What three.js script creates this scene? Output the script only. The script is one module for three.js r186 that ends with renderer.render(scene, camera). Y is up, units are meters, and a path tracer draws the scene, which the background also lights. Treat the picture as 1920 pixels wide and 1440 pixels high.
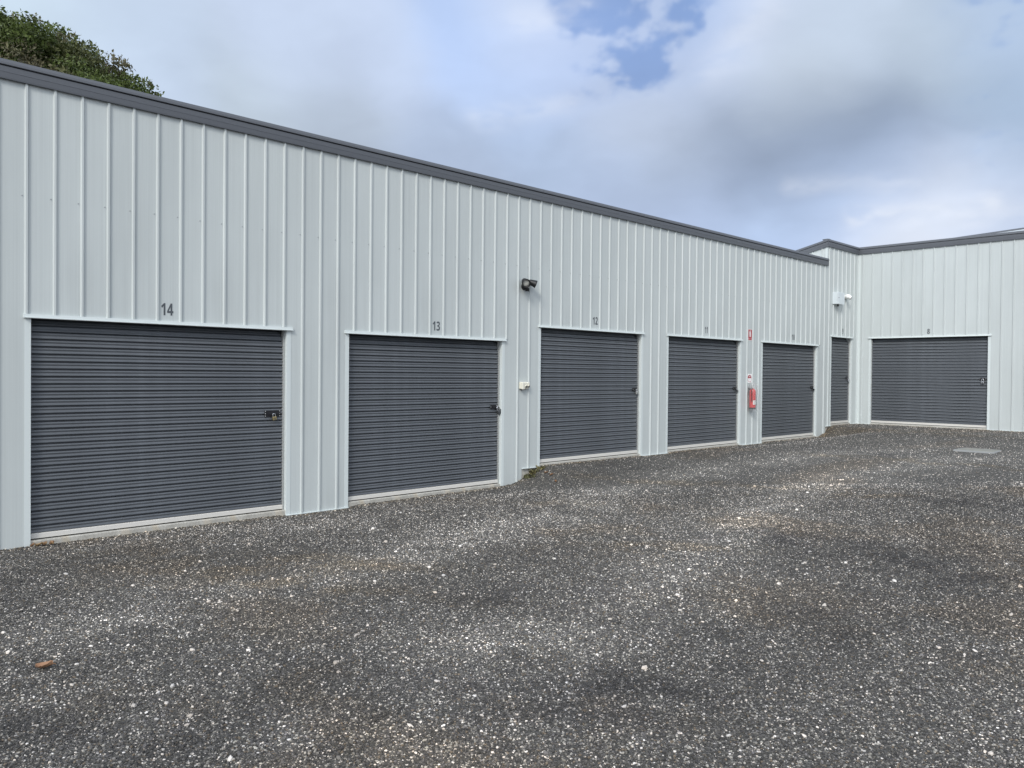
import * as THREE from 'three';
import { RoundedBoxGeometry } from 'three/addons/geometries/RoundedBoxGeometry.js';
import { TextGeometry } from 'three/addons/geometries/TextGeometry.js';
import { FontLoader } from 'three/addons/loaders/FontLoader.js';
import { mergeGeometries, mergeVertices } from 'three/addons/utils/BufferGeometryUtils.js';

// ---------------------------------------------------------------- camera, sky, sun, exposure
const EYE = 1.75;                       // lens height above the gravel by the first doors
const FOCAL = 1525.7, PITCH = -0.01232, ROLL = 0.00909, YAW = -0.79147;   // solved from the rib spacing and level lines
const WALL_X = 9.0823, CORNER = 22.0474; // lens to the long wall, lens to the end wall
const RIB = 0.254, RIB0 = 2.231, RIB_END0 = 0.126;

// direction of a photo pixel (1920 x 1440) in the scene's axes
function ray(px, py) {
  const u = (px - 960) / FOCAL, v = (720 - py) / FOCAL, cr = Math.cos(ROLL), sr = Math.sin(ROLL);
  const xc = u * cr - v * sr, yc = u * sr + v * cr, cp = Math.cos(PITCH), sp = Math.sin(PITCH);
  const y = yc * cp + sp, zc = -yc * sp + cp, cy = Math.cos(YAW), sy = Math.sin(YAW);
  return new THREE.Vector3(xc * cy + zc * sy, y, -(-xc * sy + zc * cy));
}
const onGround = (px, py, h) => { const r = ray(px, py); return r.multiplyScalar((h - EYE) / r.y).add(new THREE.Vector3(0, EYE, 0)); };

const scene = new THREE.Scene();
const camera = new THREE.PerspectiveCamera(2 * Math.atan(720 / FOCAL) * 180 / Math.PI, 4 / 3, 0.1, 800);
{
  const F = ray(960, 720), R = ray(961, 720).sub(F).normalize(), U = ray(960, 719).sub(F).normalize();
  camera.position.set(0, EYE, 0);
  camera.quaternion.setFromRotationMatrix(new THREE.Matrix4().makeBasis(R, U, F.clone().normalize().negate()));
}

function mulberry(a) { return () => { a |= 0; a = a + 0x6D2B79F5 | 0; let t = Math.imul(a ^ a >>> 15, 1 | a); t = t + Math.imul(t ^ t >>> 7, 61 | t) ^ t; return ((t ^ t >>> 14) >>> 0) / 4294967296; }; }
const hash = (x, y, z) => { let h = Math.imul(x, 374761393) ^ Math.imul(y, 668265263) ^ Math.imul(z, 2147483647 - 1274126177); h = Math.imul(h ^ h >>> 13, 1274126177); return ((h ^ h >>> 16) >>> 0) / 4294967296; };
const fade = (t) => t * t * (3 - 2 * t), lerp = (a, b, t) => a + (b - a) * t;
function noise3(x, y, z) {
  const X = Math.floor(x), Y = Math.floor(y), Z = Math.floor(z), u = fade(x - X), v = fade(y - Y), w = fade(z - Z);
  return lerp(lerp(lerp(hash(X, Y, Z), hash(X + 1, Y, Z), u), lerp(hash(X, Y + 1, Z), hash(X + 1, Y + 1, Z), u), v),
    lerp(lerp(hash(X, Y, Z + 1), hash(X + 1, Y, Z + 1), u), lerp(hash(X, Y + 1, Z + 1), hash(X + 1, Y + 1, Z + 1), u), v), w);
}
function fbm(x, y, z, n = 5) { let a = 0.5, s = 0, t = 0; for (let i = 0; i < n; i++) { s += a * noise3(x, y, z); t += a; a *= 0.5; x = x * 2.03 + 7.1; y = y * 2.03 + 3.7; z = z * 2.03 + 1.3; } return s / t; }
const smooth = (a, b, x) => { const t = Math.min(1, Math.max(0, (x - a) / (b - a))); return t * t * (3 - 2 * t); };
const toLin = (c) => { c /= 255; return c <= 0.04045 ? c / 12.92 : Math.pow((c + 0.055) / 1.055, 2.4); };

// cloudy sky: tones of the cloud layer by direction, broken up with noise
const SKY_GAIN = 1 / 1.3;
{
  const spots = [[60, 20, 206, 224, 240], [300, 90, 199, 215, 238], [550, 50, 203, 218, 243], [760, 90, 200, 215, 241], [480, 160, 193, 207, 222], [640, 210, 182, 195, 213],
    [900, 50, 182, 205, 245], [960, 140, 188, 209, 246], [1020, 40, 209, 222, 246], [1190, 85, 186, 204, 238], [1245, 52, 190, 207, 238], [1130, 8, 190, 207, 240], [1060, 95, 186, 206, 243],
    [1310, 25, 178, 200, 238], [1410, 60, 206, 219, 242], [1600, 60, 201, 216, 236], [1500, 150, 198, 211, 227], [1750, 130, 188, 203, 220], [1885, 20, 182, 202, 230],
    [1200, 190, 196, 209, 231], [1010, 250, 180, 198, 226], [850, 260, 178, 194, 220], [1280, 290, 172, 186, 208], [1400, 305, 148, 163, 188], [1500, 285, 142, 157, 180], [1590, 268, 138, 153, 176], [1700, 252, 143, 158, 181],
    [1860, 225, 165, 186, 212], [1500, 345, 178, 196, 227], [1660, 330, 178, 198, 231], [1810, 330, 174, 195, 229], [1700, 408, 222, 230, 246], [1760, 398, 236, 241, 250], [1840, 386, 230, 237, 250], [1600, 400, 189, 208, 240],
    [1300, 375, 186, 204, 236], [1450, 430, 188, 208, 240], [1150, 330, 182, 199, 228], [1900, 420, 186, 203, 232], [200, 60, 203, 220, 240]]
    .map(([px, py, r, g, b]) => ({ d: ray(px, py).normalize(), c: [toLin(r), toLin(g), toLin(b)] }));
  const gaps = [[1195, 90, 0.85, 0.024], [1225, 62, 0.8, 0.026], [1262, 45, 0.6, 0.02], [1165, 60, 0.6, 0.022], [1130, 12, 0.65, 0.022], [1100, 20, 0.4, 0.02], [1225, 8, 0.5, 0.025], [915, 25, 0.3, 0.018], [1100, 150, 0.22, 0.02], [1890, 12, 0.4, 0.03], [1320, 20, 0.3, 0.025], [1870, 215, 0.3, 0.03]].map(([px, py, a, w]) => ({ d: ray(px, py).normalize(), a, w: 2 * w * w }));
  const wisps = [[1600, 414, 1860, 380, 0.011, 0.75], [1480, 352, 1700, 345, 0.01, 0.3], [900, 232, 1080, 196, 0.012, 0.3], [980, 40, 1080, 12, 0.016, 0.35], [1330, 130, 1450, 20, 0.02, 0.3], [1820, 412, 1990, 396, 0.01, 0.35]]
    .map(([ax, ay, bx, by, w, k]) => ({ a: ray(ax, ay).normalize(), b: ray(bx, by).normalize(), w, k }));
  const W = 3072, H = 1536, data = new Float32Array(W * H * 4);
  const mean = [toLin(196), toLin(207), toLin(224)], blue = [toLin(128), toLin(160), toLin(218)], SIG = 2 * 0.036 ** 2;
  const sunward = new THREE.Vector3(0.40, 0.58, 0.71).normalize();
  for (let j = 0; j < H; j++) {
    const el = (j + 0.5) / H * Math.PI - Math.PI / 2, y = Math.sin(el), ce = Math.cos(el);
    for (let i = 0; i < W; i++) {
      if (el < -0.1) { const o = (j * W + i) * 4; data[o] = data[o + 1] = data[o + 2] = 0.1 * SKY_GAIN; data[o + 3] = 1; continue; }
      const az = ((i + 0.5) / W - 0.5) * 2 * Math.PI, x = ce * Math.cos(az), z = ce * Math.sin(az);
      const o = (j * W + i) * 4;
      let c;
      if (y < -0.05) c = [0.10, 0.10, 0.10];
      else {
        const hh = Math.max(y, 0) + 0.32, qx = x / hh, qz = z / hh;
        const wx = fbm(qx * 1.3 + 11, 2.2, qz * 1.3 + 5, 5) - 0.5, wz = fbm(qx * 1.3 + 41, 8.2, qz * 1.3 + 25, 5) - 0.5, wy = fbm(qx * 2.1 + 71, 5.2, qz * 2.1 + 15, 4) - 0.5;
        const fx = fbm(qx * 5 + 17, 3.2, qz * 5 + 6, 5) - 0.5, fz = fbm(qx * 5 + 57, 7.2, qz * 5 + 36, 5) - 0.5;
        const dx = x + wx * 0.12 + fx * 0.05, dy = y + wy * 0.07 + fx * 0.03, dz = z + wz * 0.12 + fz * 0.05;
        let sw = 0.008, r = 0, g = 0, b = 0;
        const cl = fbm(qx * 1.1 + 3, 1.7, qz * 1.1 + 9, 6), tone = 0.82 + 0.36 * cl, gap = smooth(0.60, 0.72, fbm(qx * 1.6 + 33, 6.1, qz * 1.6 + 2, 5)) * 0.55;
        for (let k = 0; k < 3; k++) { const m = lerp(mean[k] * tone, blue[k], gap) * sw; if (k === 0) r += m; else if (k === 1) g += m; else b += m; }
        for (const s of spots) {
          const ex = dx - s.d.x, ey = dy - s.d.y, ez = dz - s.d.z, w = Math.exp(-(ex * ex + ey * ey + ez * ez) / SIG);
          if (w < 1e-5) continue;
          sw += w; r += s.c[0] * w; g += s.c[1] * w; b += s.c[2] * w;
        }
        r /= sw; g /= sw; b /= sw; sw = 1;
        let open = 0; for (const q of gaps) { const ex = dx - q.d.x, ey = dy - q.d.y, ez = dz - q.d.z; open += q.a * Math.exp(-(ex * ex + ey * ey + ez * ez) / q.w); }
        open = Math.min(open, 0.62); if (open > 0.02) { const n = fbm(qx * 13 + fx * 3 + 3, 2.7, qz * 13 + fz * 3 + 8, 6) - 0.5 + 0.7 * (fbm(qx * 38 + 3, 5.7, qz * 38 + 8, 4) - 0.5), m = 0.68 * smooth(0.12, 1.0, open + n * 2.6 * Math.min(1, open * 2.2)); r = lerp(r, 0.17, m); g = lerp(g, 0.315, m); b = lerp(b, 0.66, m); }
        for (const q of wisps) { const ux = q.b.x - q.a.x, uy = q.b.y - q.a.y, uz = q.b.z - q.a.z, px = x + fx * 0.03 - q.a.x, py = y + fz * 0.02 - q.a.y, pz = z + fz * 0.03 - q.a.z, t = Math.min(1, Math.max(0, (px * ux + py * uy + pz * uz) / (ux * ux + uy * uy + uz * uz))), d2 = (px - ux * t) ** 2 + (py - uy * t) ** 2 + (pz - uz * t) ** 2; if (d2 > 0.004) continue;
          const m = q.k * Math.exp(-d2 / (q.w * q.w)) * smooth(0.25, 0.65, fbm(qx * 16 + 9, y * 60, qz * 16 + 4, 4)); r = lerp(r, 0.80, m); g = lerp(g, 0.85, m); b = lerp(b, 0.95, m); }
        const det = 1 + 0.26 * (fbm(qx * 3.2 + wx * 2 + 13, 4.4, qz * 3.2 + wz * 2 + 19, 7) - 0.5) + 0.16 * (fbm(qx * 9 + fx * 2 + 1, y * 16, qz * 9 + fz * 2 + 2, 5) - 0.5);
        // thinner cloud towards the veiled sun, a wide and even brightening
        const veil = 2.9 * Math.pow(Math.max(0, x * sunward.x + y * sunward.y + z * sunward.z), 2.5);
        c = [r / sw * det * (1 + veil * 1.1), g / sw * det * (1 + veil), b / sw * det * (1 + veil * 0.84)];
      }
      data[o] = c[0] * SKY_GAIN; data[o + 1] = c[1] * SKY_GAIN; data[o + 2] = c[2] * SKY_GAIN; data[o + 3] = 1;
    }
  }
  const sky = new THREE.DataTexture(data, W, H, THREE.RGBAFormat, THREE.FloatType);
  sky.mapping = THREE.EquirectangularReflectionMapping; sky.magFilter = THREE.LinearFilter; sky.minFilter = THREE.LinearFilter; sky.needsUpdate = true;
  scene.background = sky; scene.environment = sky;
}
const sun = new THREE.DirectionalLight(new THREE.Color(1, 0.96, 0.89), 1.5);
sun.position.set(0.40 * 60 - 5, 0.58 * 60, 0.71 * 60 - 10); sun.target.position.set(-5, 0, -10);
sun.castShadow = true; sun.shadow.radius = 26; sun.shadow.mapSize.set(2048, 2048);
Object.assign(sun.shadow.camera, { left: -30, right: 30, top: 30, bottom: -30, near: 1, far: 160 });
scene.add(sun, sun.target);

const renderer = new THREE.WebGLRenderer({ antialias: true });
renderer.setSize(1024, 768); renderer.shadowMap.enabled = true;
renderer.toneMapping = THREE.LinearToneMapping; renderer.toneMappingExposure = 1.3;

// ---------------------------------------------------------------- helpers
const taken = new Map();
function numbered(name) { const n = taken.get(name) ?? 0; taken.set(name, n + 1); return n ? `${name}_${String(n).padStart(3, '0')}` : name; }
function shadowed(m) { m.castShadow = true; m.receiveShadow = true; return m; }
function thing(name, label, category, group) {
  const o = new THREE.Group(); o.name = numbered(name); o.userData = { label, category }; if (group) o.userData.group = group;
  scene.add(o); return o;
}
function part(name, geo, mat, parent) { const m = shadowed(new THREE.Mesh(geo, mat)); m.name = name; parent.add(m); return m; }
const onLongWall = (o) => { o.position.set(-WALL_X, 0, 0); o.rotation.y = Math.PI / 2; return o; };      // local x = along the wall, z = outwards
const onEndWall = (o) => { o.position.set(-WALL_X, 0, -CORNER); return o; };
function box(x0, x1, y0, y1, z0, z1) { const g = new THREE.BoxGeometry(x1 - x0, y1 - y0, z1 - z0); g.translate((x0 + x1) / 2, (y0 + y1) / 2, (z0 + z1) / 2); return g; }
function rbox(x0, x1, y0, y1, z0, z1, r = 0.003, seg = 2) { const g = new RoundedBoxGeometry(x1 - x0, y1 - y0, z1 - z0, seg, r); g.translate((x0 + x1) / 2, (y0 + y1) / 2, (z0 + z1) / 2); return g; }
function merge(list) { return mergeGeometries(list.map((g) => { const n = g.index ? g.toNonIndexed() : g; for (const k of Object.keys(n.attributes)) if (!['position', 'normal', 'uv'].includes(k)) n.deleteAttribute(k); return n; })); }
// sheet swept along local x from a [y, z] outline (open), facets flat, uv in metres
function sweepX(outline, x0, x1, closed = false) {
  const p = [], uv = [], pts = closed ? [...outline, outline[0]] : outline; let run = 0;
  for (let i = 0; i < pts.length - 1; i++) {
    const [ya, za] = pts[i], [yb, zb] = pts[i + 1], l = Math.hypot(yb - ya, zb - za);
    p.push(x0, ya, za, x1, ya, za, x1, yb, zb, x0, ya, za, x1, yb, zb, x0, yb, zb);
    uv.push(x0, run, x1, run, x1, run + l, x0, run, x1, run + l, x0, run + l); run += l;
  }
  if (closed) { // end caps
    const tri = THREE.ShapeUtils.triangulateShape(outline.map(([y, z]) => new THREE.Vector2(y, z)), []);
    for (const [x, flip] of [[x0, 0], [x1, 1]]) for (const t of tri) { const q = flip ? t : [t[0], t[2], t[1]]; for (const k of q) { p.push(x, outline[k][0], outline[k][1]); uv.push(outline[k][1], outline[k][0]); } }
  }
  const g = new THREE.BufferGeometry();
  g.setAttribute('position', new THREE.Float32BufferAttribute(p, 3)); g.setAttribute('uv', new THREE.Float32BufferAttribute(uv, 2)); g.computeVertexNormals();
  return g;
}
// sheet standing upright from an [x, z] outline between two heights, uv in metres
function sweepY(outline, y0, y1) {
  const p = [], uv = [];
  for (let i = 0; i < outline.length - 1; i++) {
    const [xa, za] = outline[i], [xb, zb] = outline[i + 1];
    p.push(xa, y0, za, xb, y0, zb, xb, y1, zb, xa, y0, za, xb, y1, zb, xa, y1, za);
    uv.push(xa, y0, xb, y0, xb, y1, xa, y0, xb, y1, xa, y1);
  }
  const g = new THREE.BufferGeometry();
  g.setAttribute('position', new THREE.Float32BufferAttribute(p, 3)); g.setAttribute('uv', new THREE.Float32BufferAttribute(uv, 2)); g.computeVertexNormals();
  return g;
}
function tex(W, H, fn, srgb, repeat) {
  const d = new Uint8Array(W * H * 4);
  for (let j = 0; j < H; j++) for (let i = 0; i < W; i++) { const c = fn(i, j), o = (j * W + i) * 4; d[o] = c[0]; d[o + 1] = c[1]; d[o + 2] = c[2]; d[o + 3] = 255; }
  const t = new THREE.DataTexture(d, W, H); t.wrapS = t.wrapT = THREE.RepeatWrapping; t.magFilter = THREE.LinearFilter; t.minFilter = THREE.LinearMipmapLinearFilter; t.generateMipmaps = true;
  if (srgb) t.colorSpace = THREE.SRGBColorSpace; if (repeat) t.repeat.set(...repeat); t.needsUpdate = true; return t;
}
const wrapNoise = (i, j, W, H, fx, fy, z, n) => { // seamless by cross-fading
  const u = i / W, v = j / H, a = fbm(u * fx, v * fy, z, n), b = fbm((u - 1) * fx, v * fy, z, n), c = fbm(u * fx, (v - 1) * fy, z, n), d = fbm((u - 1) * fx, (v - 1) * fy, z, n);
  return lerp(lerp(a, b, u), lerp(c, d, u), v);
};
const col = (r, g, b) => new THREE.Color().setRGB(r, g, b);
const std = (r, g, b, rough = 0.6, metal = 0, extra = {}) => new THREE.MeshStandardMaterial({ color: col(r, g, b), roughness: rough, metalness: metal, ...extra });

// ---------------------------------------------------------------- materials
// painted sheet steel: faint vertical drawing lines, speckle and rain marks
const steelMap = tex(1024, 1024, (i, j) => {
  const line = (hash(i >> 1, 7, 3) - 0.5) * 7 + (wrapNoise(i, j, 1024, 1024, 90, 3, 2.5, 3) - 0.5) * 16, sp = (hash(i, j, 9) - 0.5) * 5, big = (wrapNoise(i, j, 1024, 1024, 5, 4, 8.1, 3) - 0.5) * 16;
  const v = 238 + line + sp + big; return [v, v, v].map((c) => Math.max(0, Math.min(255, c)));
}, true, [1 / 1.524, 1 / 2.6]);
const steelBump = tex(512, 512, (i, j) => { const v = 128 + 22 * Math.sin(i / 512 * Math.PI * 2 * 96) + (wrapNoise(i, j, 512, 512, 6, 3, 4.4, 3) - 0.5) * 160; return [v, v, v]; }, false, [1 / 1.016, 1 / 1.9]);
const M = {
  clad: std(0.585, 0.625, 0.618, 0.42, 0, { map: steelMap, bumpMap: steelBump, bumpScale: 0.0012, side: THREE.DoubleSide }),
  trim: std(0.60, 0.645, 0.638, 0.45, 0, { side: THREE.DoubleSide }),
  fascia: std(0.098, 0.105, 0.118, 0.42, 0, { side: THREE.DoubleSide }),
  rail: std(0.62, 0.60, 0.56, 0.5, 0),
  guide: std(0.40, 0.41, 0.40, 0.45, 0.2),
  gap: std(0.02, 0.02, 0.02, 0.9),
  black: std(0.012, 0.012, 0.014, 0.38),
  blackPlastic: std(0.009, 0.009, 0.010, 0.5),
  zinc: std(0.6, 0.6, 0.58, 0.35, 0.85),
  chrome: std(0.72, 0.72, 0.73, 0.2, 1),
  brass: std(0.45, 0.36, 0.18, 0.38, 0.9),
  iron: std(0.12, 0.125, 0.13, 0.4, 0.7),
  number: std(0.075, 0.084, 0.094, 0.5),
  cream: std(0.72, 0.70, 0.60, 0.45),
  whitePlastic: std(0.78, 0.78, 0.76, 0.35),
  boxGrey: std(0.62, 0.67, 0.69, 0.42),
  lens: std(0.55, 0.55, 0.5, 0.25),
  red: new THREE.MeshPhysicalMaterial({ color: col(0.58, 0.02, 0.018), roughness: 0.3, clearcoat: 0.5 }),
  signRed: std(0.42, 0.03, 0.04, 0.5),
  signWhite: std(0.75, 0.74, 0.72, 0.5),
  bag: new THREE.MeshPhysicalMaterial({ color: col(0.92, 0.92, 0.92), transmission: 0.92, thickness: 0, roughness: 0.22, ior: 1.3, side: THREE.DoubleSide }),
  bark: std(0.09, 0.07, 0.05, 0.95),
};
M.cladTones = [M.clad, M.clad.clone(), M.clad.clone()]; M.cladTones[1].color.multiplyScalar(0.98); M.cladTones[2].color.multiplyScalar(1.015);
// door enamel, with dust and scuffs
const doorMap = tex(512, 512, (i, j) => { const v = 228 + (wrapNoise(i, j, 512, 512, 5, 7, 3.3, 5) - 0.5) * 80 + (wrapNoise(i, j, 512, 512, 40, 4, 6.6, 3) - 0.5) * 20 + (hash(i, j, 4) - 0.5) * 6; return [v, v, v].map((c) => Math.min(255, c)); }, true, [1 / 1.7, 1 / 1.9]);
M.door = std(0.130, 0.142, 0.158, 0.42, 0, { map: doorMap, side: THREE.DoubleSide });
const concreteMap = tex(512, 512, (i, j) => {
  const n = wrapNoise(i, j, 512, 512, 6, 6, 1.3, 6), f = wrapNoise(i, j, 512, 512, 60, 60, 5.3, 3), st = smooth(0.55, 0.72, wrapNoise(i, j, 512, 512, 9, 5, 9.9, 5));
  const v = 205 + (n - 0.5) * 60 + (f - 0.5) * 50; return [v, v - 3 - st * 6, v - 12 - st * 14].map((c) => Math.max(0, Math.min(255, c)));
}, true, [1 / 0.9, 1 / 0.9]);
M.concrete = std(0.72, 0.72, 0.72, 0.9, 0, { map: concreteMap });

// ---------------------------------------------------------------- gravel yard
const table = (t, s) => { if (s <= t[0][0]) return t[0][1]; for (let i = 1; i < t.length; i++) if (s <= t[i][0]) return lerp(t[i - 1][1], t[i][1], smooth(t[i - 1][0], t[i][0], s)); return t[t.length - 1][1]; };
const HEAP = [[-5, 0.0], [1.9, -0.005], [2.4, -0.008], [4.95, -0.012], [5.1, -0.03], [5.93, -0.03], [6.08, -0.006], [8.65, 0.0], [8.95, 0.012], [9.2, 0.07], [9.42, 0.17], [9.66, 0.258], [12.25, 0.25], [12.45, 0.238], [13.15, 0.232], [13.3, 0.255], [15.85, 0.25], [16.05, 0.238], [16.82, 0.235], [17, 0.258], [19.5, 0.25], [19.72, 0.248], [20.08, 0.32], [20.4, 0.485], [20.7, 0.497], [22, 0.49]];
const OPEN = [[-5, 0.03], [3, 0.03], [6.5, 0.045], [9, 0.09], [12, 0.2], [16, 0.345], [20, 0.465], [22, 0.492]];
function groundY(x, s) {
  const d = x + WALL_X, near = 1 - smooth(0.12, 1.5, d), e = CORNER - s;
  let h = lerp(table(OPEN, s), table(HEAP, s), near);
  const bump = 0.05 * (fbm(x * 0.5 + 3, 1.1, s * 0.5, 3) - 0.5) + 0.02 * (fbm(x * 2.2, 5.1, s * 2.2 + 9, 3) - 0.5);
  return h + bump * smooth(0.05, 0.9, d) * smooth(0.05, 0.9, e);
}
// patches of damp, dusty and earthy gravel, where the photograph shows them: pixel, metres along and across, turn, tint
const tints = { dust: [1.42, 1.42, 1.42], damp: [0.60, 0.60, 0.62], earth: [0.98, 0.91, 0.81] };
const patches = [
  [960, 1200, 0.55, 0.35, 0.6, 'dust', 0.2], [250, 1170, 0.8, 0.3, 1, 'dust', 0.35], [620, 990, 1.2, 0.3, 0.9, 'dust', 0.4], [1220, 1370, 0.35, 0.25, 0, 'dust', 0.3], [560, 1390, 0.5, 0.25, 0.7, 'dust', 0.3],
  [1260, 1285, 0.42, 0.34, 0.5, 'damp', 0.5], [1010, 1120, 0.6, 0.3, 0.8, 'damp', 0.45], [120, 1400, 0.7, 0.3, 0.9, 'damp', 0.4], [1840, 1070, 1.6, 0.8, 1.2, 'damp', 0.55], [1650, 1180, 1, 0.6, 0.9, 'damp', 0.4], [800, 1290, 0.7, 0.35, 0.7, 'damp', 0.35], [1050, 1330, 0.6, 0.35, 0.6, 'damp', 0.4], [1480, 1010, 1, 0.5, 1, 'damp', 0.4], [90, 1120, 0.8, 0.25, 1.1, 'damp', 0.4], [1670, 850, 0.7, 0.18, 1.5, 'damp', 0.6], [1900, 950, 1.5, 0.6, 1.3, 'damp', 0.5],
  [470, 1075, 1.5, 0.22, 1.15, 'earth', 0.8], [620, 1055, 0.8, 0.25, 1, 'earth', 0.7], [1290, 905, 1.6, 0.22, 1.2, 'earth', 0.8], [1620, 930, 0.7, 0.16, 0.6, 'earth', 1], [1230, 1025, 0.7, 0.2, 1, 'earth', 0.6], [300, 1290, 0.8, 0.22, 0.8, 'earth', 0.5], [900, 940, 1.2, 0.2, 1, 'earth', 0.6], [1760, 868, 2, 0.14, 1.5, 'earth', 1], [1380, 1150, 0.8, 0.18, 0.9, 'earth', 0.4], [1720, 812, 2.2, 0.5, 1.57, 'earth', 0.8], [1040, 885, 0.5, 0.3, 0.8, 'earth', 1.2],
].map(([px, py, a, b, t, kind, k]) => { let h = 0.05; for (let i = 0; i < 6; i++) { const q = onGround(px, py, h); h = groundY(q.x, -q.z); } const q = onGround(px, py, h); return { x: q.x, s: -q.z, a, b, c: Math.cos(t), n: Math.sin(t), tint: tints[kind], k }; });
// compacted wheel tracks curving from the gate to the far doors
const toGround = ([px, py]) => { let h = 0.05, q; for (let i = 0; i < 6; i++) { q = onGround(px, py, h); h = groundY(q.x, -q.z); } return [q.x, -q.z]; };
const tracks = [[[700, 1440], [940, 1210], [1230, 1090], [1330, 1020], [1480, 930], [1620, 885], [1800, 860], [1960, 850]], [[60, 1190], [420, 1100], [760, 1040], [1040, 965], [1180, 915], [1400, 872], [1560, 850], [1760, 838]]].map((t) => t.map(toGround));
function trackAt(x, s) { let d = 9; for (const t of tracks) for (let i = 0; i < t.length - 1; i++) { const [ax, as] = t[i], [bx, bs] = t[i + 1], ux = bx - ax, us = bs - as, k = Math.min(1, Math.max(0, ((x - ax) * ux + (s - as) * us) / (ux * ux + us * us))); d = Math.min(d, Math.hypot(x - ax - ux * k, s - as - us * k)); } return d; }
function tintAt(x, s) {
  const broad = 0.72 + 0.46 * fbm(x * 0.9 + 5, 3.3, s * 0.9 + 1, 5);
  let r = broad * 1.03, g = broad, b = broad * 0.955;
  const earth = smooth(0.56, 0.7, fbm(x * 0.7 + 50, 8.8, s * 0.7 + 20, 5)) * 0.6;
  r *= lerp(1, 1.1, earth); g *= lerp(1, 0.98, earth); b *= lerp(1, 0.84, earth);
  const wx = x + (fbm(x * 1.7, 2.2, s * 1.7, 4) - 0.5) * 0.9, ws = s + (fbm(x * 1.7 + 31, 6.2, s * 1.7, 4) - 0.5) * 0.9, grain = fbm(x * 4, 9.1, s * 4, 4);
  const away = trackAt(x + (wx - x) * 0.6, s + (ws - s) * 0.6), worn = Math.exp(-Math.pow(away / 0.5, 2)) * smooth(0.2, 0.6, grain), lane = fbm(away * 1.5 + 4, x * 0.16 + 2, s * 0.16 + 7, 4) - 0.5, k = (1 + 0.55 * worn) * (1 + 0.75 * lane);
  r *= k; g *= k; b *= k;
  for (const p of patches) {
    const dx = wx - p.x, ds = ws - p.s, u = (dx * p.n + ds * p.c) / p.a, v = (dx * p.c - ds * p.n) / p.b, q = u * u + v * v;
    if (q > 5) continue;
    const w = Math.min(1, Math.exp(-q * 0.9) * p.k * (2.6 * smooth(0.3, 0.75, grain)));
    r *= lerp(1, p.tint[0], w); g *= lerp(1, p.tint[1], w); b *= lerp(1, p.tint[2], w);
  }
  return [r, g, b];
}
function chipColour(rnd) { // crushed dark stone with pale shell and quartz pieces
  const k = rnd();
  if (k < 0.03) { const v = 0.34 + 0.3 * rnd(); return [v, v * 0.97, v * 0.86]; }
  if (k < 0.10) { const v = 0.2 + 0.12 * rnd(); return [v, v * 0.95, v * 0.84]; }
  if (k < 0.17) { const v = 0.08 + 0.05 * rnd(); return [v * 1.15, v * 0.95, v * 0.72]; }
  const v = 0.036 + 0.13 * rnd() * rnd() + 0.03 * rnd(); return [v * 1.03, v, v * 0.96];
}
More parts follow.
